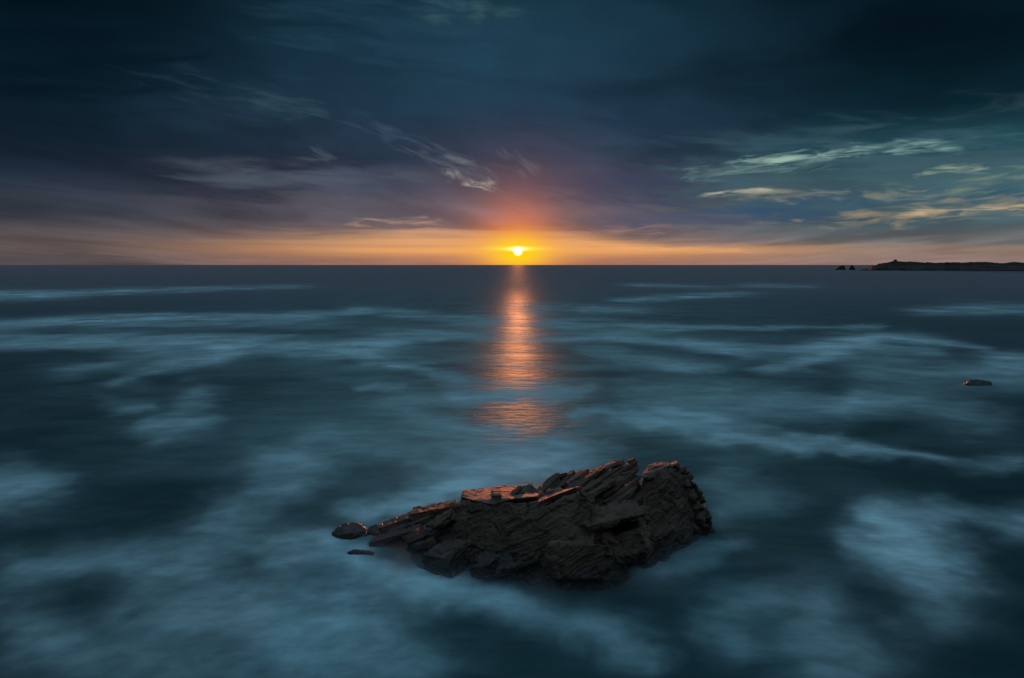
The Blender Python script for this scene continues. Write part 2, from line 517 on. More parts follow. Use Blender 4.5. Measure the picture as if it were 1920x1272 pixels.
# foam streaks: (x, y, half width, strength) along lines of the photograph, laid down on the water
F = [
    [(-60, 556, 6, .75), (60, 553, 6, .8), (160, 548, 4, .7), (330, 544, 3.5, .55), (560, 537, 2.5, .3)],
    [(-60, 612, 8, .6), (60, 606, 7, .6), (200, 598, 6, .6), (350, 593, 5, .5), (540, 592, 5, .4), (680, 583, 5, .5), (800, 593, 6, .35), (920, 603, 8, .3)],
    [(200, 606, 8, .3), (420, 605, 8, .3), (600, 606, 8, .2)],
    [(-60, 642, 12, .7), (80, 640, 11, .7), (220, 641, 12, .75), (330, 648, 13, .7), (470, 655, 10, .7), (600, 655, 10, .65), (700, 650, 12, .5)],
    [(330, 636, 6, .3), (520, 640, 7, .45), (680, 652, 9, .45), (740, 632, 9, .45), (850, 627, 7, .5), (960, 632, 7, .4)],
    [(420, 662, 9, .55), (350, 680, 10, .5), (290, 695, 9, .45), (235, 712, 10, .4)],
    [(300, 668, 7, .2), (200, 685, 10, .3), (100, 700, 12, .2)],
    [(660, 660, 7, .5), (710, 678, 7, .6), (790, 688, 8, .55), (830, 700, 7, .55), (890, 703, 7, .45)],
    [(200, 762, 10, .35), (250, 763, 9, .3)], [(680, 731, 6, .35), (730, 731, 6, .3)],
    [(390, 740, 16, .3), (340, 790, 24, .4), (290, 820, 18, .35)],
    [(520, 860, 30, .3), (640, 830, 26, .25), (720, 845, 30, .3), (860, 850, 30, .35)],
    [(760, 755, 25, .2), (800, 790, 20, .2)],
    [(870, 738, 16, .5), (960, 742, 15, .7), (1040, 738, 14, .6), (1080, 730, 12, .35)],
    [(820, 905, 26, .6), (900, 885, 24, .7), (980, 872, 26, .75), (1060, 862, 24, .6), (1130, 850, 18, .35)],
    [(700, 960, 20, .35), (780, 930, 18, .55), (860, 910, 14, .6)],
    [(860, 820, 22, .35), (940, 840, 20, .45), (1020, 850, 22, .45)],
    [(1190, 563, 3.5, .6), (1260, 557, 4, .5), (1380, 551, 3.5, .35)], [(1210, 535, 2.5, .4), (1330, 539, 2.5, .3)], [(1420, 536, 3, .3), (1500, 538, 3, .2)],
    [(1010, 580, 7, .35), (1180, 582, 6, .35)],
    [(1010, 607, 6, .35), (1180, 612, 6, .45), (1260, 616, 4.5, .45), (1420, 616, 3, .45), (1640, 614, 2.5, .3)],
    [(1010, 640, 9, .35), (1100, 634, 9, .35), (1150, 631, 8, .5), (1240, 640, 8, .45), (1330, 650, 9, .65), (1400, 657, 9, .7), (1480, 658, 9, .5), (1560, 645, 9, .65), (1640, 632, 7, .7), (1720, 637, 6, .55), (1820, 652, 5, .4)],
    [(1600, 650, 12, .45), (1550, 670, 11, .65), (1500, 688, 9, .6), (1450, 688, 8, .4)],
    [(1120, 660, 9, .25), (1160, 672, 9, .25), (1220, 680, 9, .4), (1300, 693, 9, .45), (1370, 692, 7, .25)],
    [(1620, 660, 12, .3), (1700, 665, 12, .3)],
    [(1750, 582, 6, .4), (1830, 580, 9, .5), (1960, 582, 9, .4)],
    [(1830, 668, 8, .3), (1890, 680, 14, .6), (1990, 690, 16, .6)], [(1640, 700, 20, .3), (1760, 705, 18, .35), (1880, 712, 18, .45), (1980, 715, 16, .4)],
    [(1250, 735, 20, .25), (1400, 750, 22, .3), (1560, 770, 22, .3)], [(1600, 755, 18, .4), (1700, 755, 18, .35), (1850, 790, 22, .2)],
    [(1110, 770, 10, .5), (1160, 770, 10, .5), (1240, 785, 14, .6), (1330, 800, 16, .65), (1400, 822, 15, .75), (1470, 832, 12, .65), (1540, 828, 11, .55), (1620, 843, 9, .65), (1700, 857, 8, .55), (1780, 868, 7, .3)],
    [(1240, 765, 14, .35), (1350, 785, 14, .4), (1430, 800, 14, .35)],
    [(-40, 925, 34, .7), (30, 910, 32, .7), (90, 915, 18, .35)],
    [(590, 880, 24, .35), (500, 920, 26, .4), (450, 955, 24, .42), (420, 985, 22, .35)],
    [(60, 1070, 26, .5), (180, 1055, 28, .55), (330, 1040, 30, .5), (430, 1020, 26, .4), (560, 1010, 30, .3)],
    [(560, 1040, 28, .4), (620, 1035, 28, .5), (640, 1060, 26, .4)],
    [(330, 1100, 40, .45), (430, 1110, 40, .45), (550, 1130, 46, .45), (680, 1110, 34, .6), (770, 1105, 26, .6), (850, 1105, 24, .55)],
    [(300, 1170, 40, .35), (420, 1160, 40, .4), (560, 1200, 40, .4), (700, 1170, 40, .4)], [(0, 1140, 40, .3), (90, 1190, 40, .3)], [(120, 1240, 40, .25), (320, 1250, 40, .25), (560, 1260, 40, .3), (760, 1240, 40, .3)],
    [(860, 1120, 22, .4), (950, 1140, 22, .35), (1020, 1160, 24, .3), (1100, 1170, 26, .35), (1160, 1200, 26, .35), (1190, 1230, 24, .25)],
    [(1200, 1070, 18, .3), (1270, 1060, 16, .25), (1340, 1030, 14, .2)],
    [(1400, 1130, 34, .3), (1500, 1120, 34, .3), (1520, 1190, 40, .35), (1600, 1230, 40, .3), (1560, 1270, 40, .3)], [(1330, 1180, 26, .2), (1380, 1210, 30, .25)],
    [(1360, 900, 24, .2), (1420, 930, 26, .22), (1360, 960, 20, .2)],
    [(1990, 985, 26, 1.0), (1900, 978, 22, .9), (1840, 970, 16, .65), (1780, 958, 14, .55), (1720, 962, 20, .8), (1680, 985, 30, 1.2), (1640, 1015, 26, 1.1), (1690, 1030, 34, 1.3), (1740, 1055, 30, 1.2), (1770, 1080, 24, .7)],
    [(620, 1018, 10, .4), (660, 1052, 16, .7), (740, 1084, 18, .8), (820, 1098, 16, .8), (900, 1114, 14, .6), (980, 1124, 14, .4)], [(690, 965, 10, .4), (790, 935, 10, .5), (850, 905, 10, .5)],
    [(1740, 1080, 30, .5), (1770, 1110, 34, .45), (1760, 1150, 34, .3)],
    [(1700, 870, 10, .2), (1900, 868, 9, .4)],
]


def sea_sheet():
    azs = np.concatenate([np.arange(-50, 50.01, 0.14), np.arange(53, 309, 3.0)])
    vpx = np.concatenate([[0.12, 0.5, 1.0, 1.6, 2.3], np.arange(3.0, 60, 0.9), np.arange(60, 860, 1.7), np.geomspace(870, 9000, 14)])
    rad = CAM_H * FPX / vpx
    na, nr = len(azs), len(rad)
    A, Rr = np.meshgrid(np.radians(azs), rad)
    x, y = np.sin(A) * Rr, np.cos(A) * Rr
    verts = np.stack([x.ravel(), y.ravel(), np.zeros(na * nr)], 1)
    # foam
    front = (y > 1.0) & (np.abs(x / np.maximum(y, 1e-3)) < 1.25)
    fo = np.zeros(x.shape)
    xf, yf = x[front], y[front]
    u = FPX * xf / yf
    v = FPX * CAM_H / yf
    lr = np.log(np.hypot(xf, yf))
    q = np.stack([np.arctan2(xf, yf) * 9, lr * 7, lr * 0], 1)
    sz = np.clip(v / 260, .06, 1.2)
    du = fbm(q * 1.3, 4, 11) * 38 * np.clip(sz * 2, .3, 1.6)
    dv = fbm(q * np.array([1.6, 1.3, 1]), 4, 23) * 15 * sz
    du2 = fbm(q * 4.0, 3, 31) * 12 * np.clip(sz * 2, .3, 1.4)
    dv2 = fbm(q * np.array([4, 3.5, 1]), 4, 37) * 6 * sz
    uu, vv = u + du + du2, v + dv + dv2
    inv = np.zeros(u.shape)
    for line in F:
        pts = []
        for (px, py, w, s) in line:
            g = G(px, py)
            k = FPX * CAM_H / g[1]
            pts.append((FPX * g[0] / g[1], k, w * 1.25, s))
        best = np.zeros(u.shape)
        for a, b in zip(pts[:-1], pts[1:]):
            wid = max(a[2], b[2]) * 3.2
            wu = wid / (0.55 * float(np.clip((a[1] + b[1]) / 560, .16, 1)))
            sel = (uu > min(a[0], b[0]) - wu) & (uu < max(a[0], b[0]) + wu) & (vv > min(a[1], b[1]) - wid) & (vv < max(a[1], b[1]) + wid)
            if not sel.any():
                continue
            pu, pv = uu[sel], vv[sel]
            kx = 0.55 * float(np.clip((a[1] + b[1]) / 560, .16, 1))      # far streaks thin out over a long way
            ax, ay, bx, by = a[0] * kx, a[1], b[0] * kx, b[1]
            ex, ey = bx - ax, by - ay
            tt = np.clip(((pu * kx - ax) * ex + (pv - ay) * ey) / (ex * ex + ey * ey + 1e-9), 0, 1)
            d = np.hypot(pu * kx - ax - tt * ex, pv - ay - tt * ey)
            w = a[2] + (b[2] - a[2]) * tt
            s = a[3] + (b[3] - a[3]) * tt
            val = 1 - np.exp(-1.25 * s * np.exp(-(d / w) ** 2))
            best[sel] = np.maximum(best[sel], val)
        inv = 1 - (1 - inv) * (1 - best)
    wn = fbm(q * np.array([3.0, 5.0, 1]), 5, 51, .55)
    wn2 = fbm(np.stack([xf * .12, yf * .2, xf * 0], 1), 5, 61, .55)
    near = np.clip((v - 90) / 250, 0, 1)
    # a thin pale veil in the middle: foam haze plus painted sky reflection
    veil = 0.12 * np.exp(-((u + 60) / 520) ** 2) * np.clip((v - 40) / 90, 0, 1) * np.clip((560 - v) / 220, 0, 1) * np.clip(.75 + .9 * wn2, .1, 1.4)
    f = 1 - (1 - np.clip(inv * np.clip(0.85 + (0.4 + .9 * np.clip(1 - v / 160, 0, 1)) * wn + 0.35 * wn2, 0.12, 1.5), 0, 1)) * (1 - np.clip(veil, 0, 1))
    f = f + 0.015 + 0.05 * near * np.clip(wn2 + .3, 0, 1)
    fo[front] = np.clip(f, 0, 1.0)
    fo[~front] = 0.12
    st = np.zeros(x.shape)  # centre-weighted mask of the painted sky reflection
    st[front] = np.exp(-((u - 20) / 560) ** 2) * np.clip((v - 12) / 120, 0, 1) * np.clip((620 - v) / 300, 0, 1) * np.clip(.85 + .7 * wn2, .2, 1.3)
    idx = np.arange(na * nr).reshape(nr, na)
    a = idx[:-1, :]
    b = np.roll(idx, -1, 1)[:-1, :]
    c = np.roll(idx, -1, 1)[1:, :]
    d = idx[1:, :]
    faces = np.stack([a, b, c, d], -1).reshape(-1, 4)[:, ::-1]
    me = bpy.data.meshes.new('sea')
    nv, nf = len(verts), len(faces)
    me.vertices.add(nv)
    me.vertices.foreach_set('co', verts.ravel())
    me.loops.add(nf * 4)
    me.polygons.add(nf)
    me.loops.foreach_set('vertex_index', faces.ravel().astype(np.int32))
    me.polygons.foreach_set('loop_start', (np.arange(nf) * 4).astype(np.int32))
    me.update(calc_edges=True)
    att = me.attributes.new('foam', 'FLOAT', 'POINT')
    att.data.foreach_set('value', fo.ravel().astype(np.float32))
    att = me.attributes.new('sky_sheen', 'FLOAT', 'POINT')
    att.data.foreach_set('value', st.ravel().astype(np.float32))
    me.materials.append(m_sea)
    me.polygons.foreach_set('use_smooth', np.ones(nf, dtype=bool))
    o = bpy.data.objects.new('sea', me)
    COL.objects.link(o)
    tag(o, 'dark teal sea smoothed by a long exposure with drifting pale foam streaks', None, None, 'structure')
    return o


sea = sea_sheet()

# ------------------------------------------------------------------ rock material
def rock_material(name, dry_a, dry_b, wet_h=1.0, scale=1.0):
    m, b, out = new_mat(name)
    p = geom_pos()
    x, y, z = split(p)
    sx = z * 0.87 - x * 0.42 - y * 0.25
    n1 = noise(p, 1.1 * scale, 6, 0.6)
    n2 = noise(p, 6.0 * scale, 5, 0.65)
    lay = noise(xyz(x * 0.5, y * 0.5, sx * 9.0), 1.0 * scale, 5, 0.6)
    col = mix(clamp01((n1 - 0.35) * 2.6), dry_a, dry_b)
    col = mix(sstep(lay, 0.5, 0.72) * 0.55, col, (0.10, 0.085, 0.065))
    col = mix(sstep(n2, 0.58, 0.75) * 0.5, col, (0.135, 0.12, 0.10))
    wet = 1.0 - sstep(z + (n1 - 0.5) * 1.6, wet_h * 0.3, wet_h * 1.5)
    col = mix(wet * 0.65, col, (0.018, 0.019, 0.017))
    put(b.inputs['Base Color'], col)
    put(b.inputs['Roughness'], 0.80 - wet * 0.42)
    put(b.inputs['Specular IOR Level'], 0.3)
    nr = bump(lay, 0.35, 0.04)
    nr = bump(n2, 0.6, 0.04, nr)
    nr = bump(noise(p, 26.0 * scale, 4, 0.6), 0.5, 0.012, nr)
    put(b.inputs['Normal'], nr)
    return m


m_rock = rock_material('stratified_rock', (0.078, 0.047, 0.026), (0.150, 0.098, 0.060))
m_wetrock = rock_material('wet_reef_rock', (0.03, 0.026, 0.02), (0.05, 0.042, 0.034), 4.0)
m_sunlit_dry = rock_material('sun_tinted_dry_rock', (0.16, 0.098, 0.070), (0.27, 0.175, 0.13), 0.4)  # paler dry tops, with extra sunlight put into the colour

STRATA = np.array([-0.42, 0.05, 0.90])
STRATA /= np.linalg.norm(STRATA)


def hull_into(bm, pts):
    vs = [bm.verts.new(tuple(p)) for p in pts]
    r = bmesh.ops.convex_hull(bm, input=vs)
    junk = [g for g in r['geom_interior'] + r['geom_unused'] if isinstance(g, bmesh.types.BMVert)]
    if junk:
        bmesh.ops.delete(bm, geom=list(set(junk)), context='VERTS')


def basis(strata):
    j = np.cross(strata, np.array([0.22, 1.0, 0.1]))
    j /= np.linalg.norm(j)
    return j, np.cross(strata, j)


def broken_blocks(hulls, n, size, seed, strata, rot=.2):
    """blocks split along bedding and joints, sitting proud of the faces of the hulls"""
    r = random.Random(seed)
    tris = []
    for h in hulls:
        bm = bmesh.new()
        hull_into(bm, h)
        bmesh.ops.triangulate(bm, faces=bm.faces[:])
        bm.normal_update()
        for f in bm.faces:
            if f.calc_center_median().z > -0.35 or f.normal.z > 0:
                tris.append((f.calc_area(), [np.array(v.co) for v in f.verts], np.array(f.normal)))
        bm.free()
    tot = [t[0] for t in tris]
    j0, c0 = basis(strata)
    out = []
    for q in range(n):
        _, (a, b, c), nn = r.choices(tris, tot)[0]
        u, v = r.random(), r.random()
        if u + v > 1:
            u, v = 1 - u, 1 - v
        p = a + (b - a) * u + (c - a) * v
        if p[2] < -0.4 or (rot >= .2 and nn[2] > .5):
            continue
        m = strata + np.array([r.gauss(0, rot), r.gauss(0, rot), r.gauss(0, rot * .4)])
        m /= np.linalg.norm(m)
        jj, cc = basis(m)
        ang = r.gauss(0, .35)
        jj, cc = jj * math.cos(ang) + cc * math.sin(ang), cc * math.cos(ang) - jj * math.sin(ang)
        k = size * r.choice((.4, .6, .8, 1.0, 1.2, 1.7))
        hj, hc, hm = k * r.uniform(.5, 1.0), k * r.uniform(.3, .7), k * r.uniform(.15, .5)
        reach = abs(nn @ jj) * hj + abs(nn @ cc) * hc + abs(nn @ m) * hm
        ctr = p - nn * (reach - r.uniform(.02, .13) * size * 1.3)
        pts = []
        for sj in (-1, 1):
            for sc in (-1, 1):
                for sm in (-1, 1):
                    pts.append(ctr + jj * sj * hj * r.uniform(.78, 1.05) + cc * sc * hc * r.uniform(.78, 1.05) + m * sm * hm * r.uniform(.7, 1.1))
        out.append(pts)
    return out


def rock_mesh(name, hulls, voxel, amp=1.0, seed=0, strata=STRATA, lay=0.17, fine=1.0, chunks=0, size=.8, big=0.10, rot=.2):
    """union of convex chunks, re-meshed and broken along its bedding planes and joints"""
    bm = bmesh.new()
    for h in hulls:
        hull_into(bm, h)
    if chunks:
        for h in broken_blocks(hulls, chunks, size, seed + 77, strata, rot):
            hull_into(bm, h)
    me = bpy.data.meshes.new(name + '_raw')
    bm.to_mesh(me)
    bm.free()
    o = bpy.data.objects.new(name + '_raw', me)
    COL.objects.link(o)
    md = o.modifiers.new('remesh', 'REMESH')
    md.mode = 'VOXEL'
    md.voxel_size = voxel
    md.use_smooth_shade = False
    dg = bpy.context.evaluated_depsgraph_get()
    me2 = bpy.data.meshes.new_from_object(o.evaluated_get(dg))
    bpy.data.objects.remove(o)
    bpy.data.meshes.remove(me)
    me2.name = name
    nv = len(me2.vertices)
    co = np.empty(nv * 3)
    me2.vertices.foreach_get('co', co)
    co = co.reshape(-1, 3)
    no = np.empty(nv * 3)
    me2.vertices.foreach_get('normal', no)
    no = no.reshape(-1, 3)
    joint, cross = basis(strata)
    d = fbm(co * 0.6, 3, seed + 1) * big
    wz = fbm(co * 0.9, 3, seed + 3) * 0.14
    s0 = co @ strata + wz
    s = s0 / lay + fbm(np.stack([s0 * 1.3, s0 * 0, s0 * 0 + seed], 1), 3, seed + 30) * 1.6      # beds of unequal thickness
    jag = fbm(co * 2.5, 2, seed + 4) * 0.2
    L = np.floor(s)
    fr = s - L
    groove = np.exp(-(np.minimum(fr, 1 - fr) / 0.12) ** 2)
    j = (co @ joint + jag) / 0.8 + hash1(L, seed + 5) * 5
    k = (co @ cross + jag) / 0.9 + hash1(L, seed + 6) * 5
    blk = _hash(L, np.floor(j), np.floor(k), seed + 7)
    fj = j - np.floor(j)
    gj = np.exp(-(np.minimum(fj, 1 - fj) / 0.04) ** 2)
    flat = np.abs(no @ strata)
    side = np.clip(1.15 - flat, 0, 1)
    keep = vnoise(co * 1.1 + 5, seed + 21)
    d += side * ((hash1(L, seed + 8) - .5) * 0.07 + (blk - .5) * 0.12 - 0.7 * (groove * 0.055 + gj * 0.02) * np.clip(keep * 2 - .3, 0, 1))
    d += (np.abs(fbm(co * 4.0, 3, seed + 12)) - .2) * 0.07 * fine
    d += fbm(co * 11.0, 2, seed + 14) * 0.022 * fine
    rid = 1 - np.abs(fbm(co * 0.8 + 3.0, 4, seed + 13)) * 9
    d -= np.clip(rid, 0, 1) * 0.10
    co = co + no * (d * amp)[:, None]
    me2.vertices.foreach_set('co', co.ravel())
    me2.update()
    me2.polygons.foreach_set('use_smooth', [False] * len(me2.polygons))
    return me2


def add_obj(name, me, mat, parent=None):
    me.materials.clear()
    me.materials.append(mat)
    o = bpy.data.objects.new(name, me)
    COL.objects.link(o)
    if parent:
        o.parent = parent
    return o


def box_pts(p0, p1, wid, thk, up=STRATA, taper=0.7, rnd=None, tip=0.4):
    """a slab lying on the bedding from p0 to p1; width across, thickness along the bedding normal"""
    p0, p1 = np.array(p0), np.array(p1)
    a = p1 - p0
    a = a / np.linalg.norm(a)
    c = np.cross(a, up)
    c /= np.linalg.norm(c)
    n = np.cross(c, a)
    pts = []
    for (p, f) in ((p0, 1.0), ((p0 * .35 + p1 * .65), 1.0), (p1, taper)):
        for sc in (-1, 1):
            for sn in (0, -1):
                j = rnd.uniform(-.12, .12) if rnd else 0
                k = rnd.uniform(-.10, .10) if rnd else 0
                pts.append(p + c * sc * wid * .5 * f * (1 + j) + n * sn * thk * f * (1 + k) + a * (rnd.uniform(-tip, tip) * .3 if rnd else 0))
    return pts


# ------------------------------------------------------------------ the rock in the foreground
outcrop = bpy.data.objects.new('rock_outcrop', None)
COL.objects.link(outcrop)
tag(outcrop, 'large jagged dark rock with tilted layers rising from misty foreground water', 'rock')
ORIG = np.array([2.2, 28.0, 0.0])
outcrop.location = tuple(ORIG)


def child(name, me, mat, label=None, parent=outcrop):
    # geometry is computed in world space; store it relative to the outcrop's base
    co = np.empty(len(me.vertices) * 3)
    me.vertices.foreach_get('co', co)
    co = co.reshape(-1, 3) - ORIG
    me.vertices.foreach_set('co', co.ravel())
    me.update()
    o = add_obj(name, me, mat, parent)
    if label:
        o['label'] = label
    return o


def base(px, py, z=-0.7):
    g = G(px, py, 0.0)
    g[2] = z
    return g


rng = random.Random(5)
VX = 0.045
# flat-topped block on the left of the mass
block = [[P(852, 946, 27.6), P(866, 926, 28.6), P(925, 955, 26.6), P(962, 944, 26.4), P(1010, 941, 26.4), P(872, 924, 29.6), P(950, 918, 29.8), P(1015, 921, 29.6),
          base(862, 1056), base(905, 1086), base(1010, 1102), base(850, 1005), base(1040, 980), P(852, 1000, 27.2)],
         [P(838, 968, 28.4), P(850, 952, 28.6), P(880, 990, 26.7), base(845, 1045), base(900, 1072), base(860, 1000), P(868, 1030, 26.4), P(845, 1010, 27.3)],
         [P(880, 1045, 25.8), P(950, 1015, 25.9), P(1005, 1030, 25.4), base(890, 1078), base(960, 1090), base(1020, 1098), P(930, 1072, 25.0), base(960, 1030)]]
child('block', rock_mesh('block', block, VX, 0.9, 10, lay=.21, chunks=80, size=.9, big=.26), m_rock)
top = [[P(868, 918, 29.6), P(900, 917, 29.8), P(950, 911, 30.0), P(985, 917, 29.9), P(1018, 918, 29.7), P(1008, 931, 26.9), P(962, 935, 26.5), P(925, 946, 26.6), P(885, 938, 27.2), P(862, 931, 28.2),
        P(866, 935, 29.2), P(1012, 946, 28.6), P(930, 958, 27.0), P(960, 949, 27.6)]]
child('cap_slab', rock_mesh('cap_slab', top, 0.04, 0.35, 20, chunks=26, size=.26, rot=.05, strata=np.array([0.02, 0.10, .995])), m_sunlit_dry, 'flat pinkish sunlit cap of the rock')

# the core of the mass behind the buttress, below the crest
core = [[P(1000, 945, 28.6), P(1060, 922, 29.0), P(1120, 902, 29.2), P(1170, 892, 29.3), P(1200, 905, 29.0), P(1110, 938, 27.8), P(1170, 935, 28.0),
         base(1010, 1050), base(1100, 1075), base(1195, 1050), P(1188, 990, 27.2), P(1020, 940, 30.2), P(1180, 900, 30.4), base(1020, 960), base(1200, 945)]]
child('core', rock_mesh('core', core, VX, 0.9, 30, chunks=70, size=.8, big=.2), m_rock)

# the buttress that comes forward to a sharp edge
butt = [[P(1083, 919, 26.4), P(1058, 932, 26.1), P(1005, 962, 25.7), P(950, 990, 25.6), P(1113, 948, 25.8), P(1142, 988, 25.3), P(1164, 1038, 24.7), P(1166, 1060, 24.5),
         P(1040, 935, 28.6), P(1095, 922, 28.6), base(965, 1078), base(1010, 1104), base(1090, 1118), base(1165, 1098), base(1200, 1074), base(1150, 1000), base(1000, 1010)],
        [P(1020, 1025, 25.4), P(1072, 990, 25.7), P(1108, 978, 25.9), P(1120, 1003, 25.4), P(1150, 1047, 24.7), P(1154, 1066, 24.4), base(1020, 1108), base(1090, 1120), base(1150, 1104), P(1040, 1080, 24.4), base(1100, 1040)],
        [P(1090, 920, 26.9), P(1130, 967, 26.3), P(1160, 1002, 25.9), P(1184, 1050, 25.5), base(1190, 1062), P(1145, 962, 27.2), P(1180, 1010, 26.6), base(1150, 1050)]]
child('buttress', rock_mesh('buttress', butt, VX, 0.8, 40, lay=0.15, chunks=90, size=.8, big=.30), m_rock)
lit0 = [[P(1010, 941, 26.4), P(1050, 924, 26.8), P(1080, 914, 27.0), P(1092, 912, 27.9), P(1040, 921, 28.4), P(1005, 936, 27.8), P(1015, 952, 26.6), P(1085, 926, 27.3), P(1040, 940, 28.0)]]
child('shoulder', rock_mesh('shoulder', lit0, .035, .35, 45, chunks=14, size=.24, rot=.06, strata=np.array([-.3, .12, .94])), m_sunlit_dry, 'sunlit shoulder sloping down from the sharp edge')

# the big right-hand face
face = [[P(1204, 898, 28.6), P(1216, 880, 29.0), P(1242, 872, 29.4), P(1272, 874, 29.8), P(1290, 892, 29.8), P(1312, 938, 29.9), P(1328, 985, 29.9),
         base(1335, 1003), base(1292, 1034), base(1207, 1072), P(1192, 945, 28.0), P(1200, 1010, 26.9), P(1255, 898, 28.7), P(1215, 910, 28.2), P(1292, 985, 28.6),
         P(1284, 884, 31.8), P(1326, 985, 31.5), base(1200, 940), base(1334, 960), P(1210, 890, 31.0)],
        [P(1200, 1008, 27.0), P(1230, 1003, 27.2), P(1250, 1020, 27.1), base(1208, 1076), base(1262, 1052), P(1212, 1046, 26.2), base(1230, 1010)]]
child('main_face', rock_mesh('main_face', face, VX, 0.75, 50, lay=0.3, chunks=45, size=.6, big=.2), m_rock)
lit = [[P(1203, 893, 28.3), P(1213, 872, 29.7), P(1240, 863, 30.3), P(1258, 868, 29.6), P(1236, 880, 28.9), P(1207, 896, 28.1), P(1212, 902, 28.5), P(1250, 886, 29.2), P(1225, 882, 30.0)],
       [P(1240, 867, 29.9), P(1272, 871, 29.8), P(1280, 878, 29.7), P(1262, 884, 29.2), P(1240, 880, 29.1), P(1260, 890, 29.6)]]
child('cap_slab', rock_mesh('cap_slab', lit, 0.035, 0.3, 60, chunks=18, size=.24, rot=.06, strata=np.array([-.35, .14, .92])), m_sunlit_dry, 'reddish sunlit slab on the higher shoulder of the rock')

# knobbly stones fused along the right-hand edge
edge = [(1270, 874, 29.6, .24), (1284, 880, 30.0, .26), (1294, 892, 30.0, .32), (1302, 908, 30.0, .3), (1292, 905, 29.6, .3), (1310, 922, 30.0, .3), (1300, 928, 29.5, .34), (1318, 938, 30.0, .3),
        (1308, 948, 29.5, .36), (1324, 957, 30.1, .32), (1330, 966, 30.0, .26), (1314, 968, 29.4, .38), (1332, 980, 30.0, .3), (1322, 990, 29.5, .36), (1300, 990, 29.1, .42), (1334, 996, 29.8, .3)]
for i, (px, py, yy, r) in enumerate(edge):
    c = P(px - 4, py + 2, yy)
    pts = []
    for q in range(16):
        v = np.array([rng.gauss(0, 1), rng.gauss(0, 1), rng.gauss(0, 1)])
        v /= np.linalg.norm(v)
        pts.append(c + v * r * np.array([1.0, 1.2, .9]) * rng.uniform(.75, 1.1))
    child('knob', rock_mesh('knob', [pts], 0.05, 0.4, 100 + i), m_rock)

# leaning slabs that make the jagged crest
crest = [((1004, 927, 29.2), (1046, 887, 29.6), .9, .34), ((1012, 932, 28.8), (1058, 900, 29.2), .9, .24), ((1030, 918, 29.6), (1072, 884, 30.0), .8, .24), ((1046, 909, 29.5), (1098, 879, 29.8), .8, .26),
         ((1030, 934, 28.5), (1102, 896, 28.9), .9, .22), ((1058, 914, 29.2), (1132, 875, 29.7), .8, .22), ((1072, 908, 29.5), (1154, 864, 30.0), .7, .22), ((1052, 932, 28.2), (1126, 898, 28.6), .9, .22),
         ((1088, 914, 29.0), (1164, 873, 29.5), .7, .2), ((1100, 910, 29.2), (1176, 868, 29.7), .6, .18), ((1112, 912, 28.8), (1190, 864, 29.6), .45, .17), ((1080, 932, 27.9), (1150, 898, 28.4), .9, .22),
         ((1110, 926, 28.3), (1180, 884, 28.9), .7, .2), ((1122, 928, 28.1), (1196, 877, 28.9), .6, .2), ((1130, 940, 27.8), (1198, 890, 28.6), .7, .24), ((1120, 956, 27.4), (1190, 912, 28.0), .8, .24),
         ((1150, 962, 27.4), (1198, 925, 28.0), .7, .26), ((1150, 884, 29.8), (1166, 867, 29.9), .35, .14), ((1176, 882, 29.6), (1192, 866, 29.7), .3, .13)]
for i, (a, b, w, th) in enumerate(crest):
    h = [box_pts(P(*a), P(*b), w, th, taper=.5, rnd=rng)]
    me = rock_mesh('slab', h, 0.03, 0.4, 200 + 7 * i, lay=.09, chunks=9, size=.19, rot=.1)
    child('slab', me, m_sunlit_dry if i in (3, 6, 9) else m_rock)
# ribs running down the sharp right-hand edge of the buttress
RUP = np.array([0.55, -0.45, 0.70])
ribs = []
ridge = [(1083, 919, 26.35), (1114, 948, 25.75), (1143, 988, 25.25), (1165, 1038, 24.65), (1168, 1062, 24.4)]
for q in range(11):
    t0 = rng.uniform(0, 2.9); k0 = int(t0); f0 = t0 - k0
    p0 = [ridge[k0][e] * (1 - f0) + ridge[k0 + 1][e] * f0 for e in range(3)]
    t1 = t0 + rng.uniform(.45, .9); k1 = min(int(t1), 3); f1 = min(t1 - k1, 1)
    p1 = [ridge[k1][e] * (1 - f1) + ridge[k1 + 1][e] * f1 for e in range(3)]
    sh, dp = rng.uniform(-9, 14), rng.uniform(0.02, .32)
    ribs.append(((p0[0] + sh, p0[1] + rng.uniform(-2, 5), p0[2] + dp), (p1[0] + sh * .6, p1[1] + rng.uniform(-2, 6), p1[2] + dp), rng.uniform(.3, .6), rng.uniform(.14, .28)))
for i, (a, b, w, th) in enumerate(ribs):
    h = [box_pts(P(*a), P(*b), w, th, up=RUP, taper=.7, rnd=rng)]
    child('rib', rock_mesh('rib', h, 0.03, 0.5, 300 + 7 * i, lay=.09, chunks=6, size=.2, rot=.1, strata=RUP / np.linalg.norm(RUP)), m_rock)
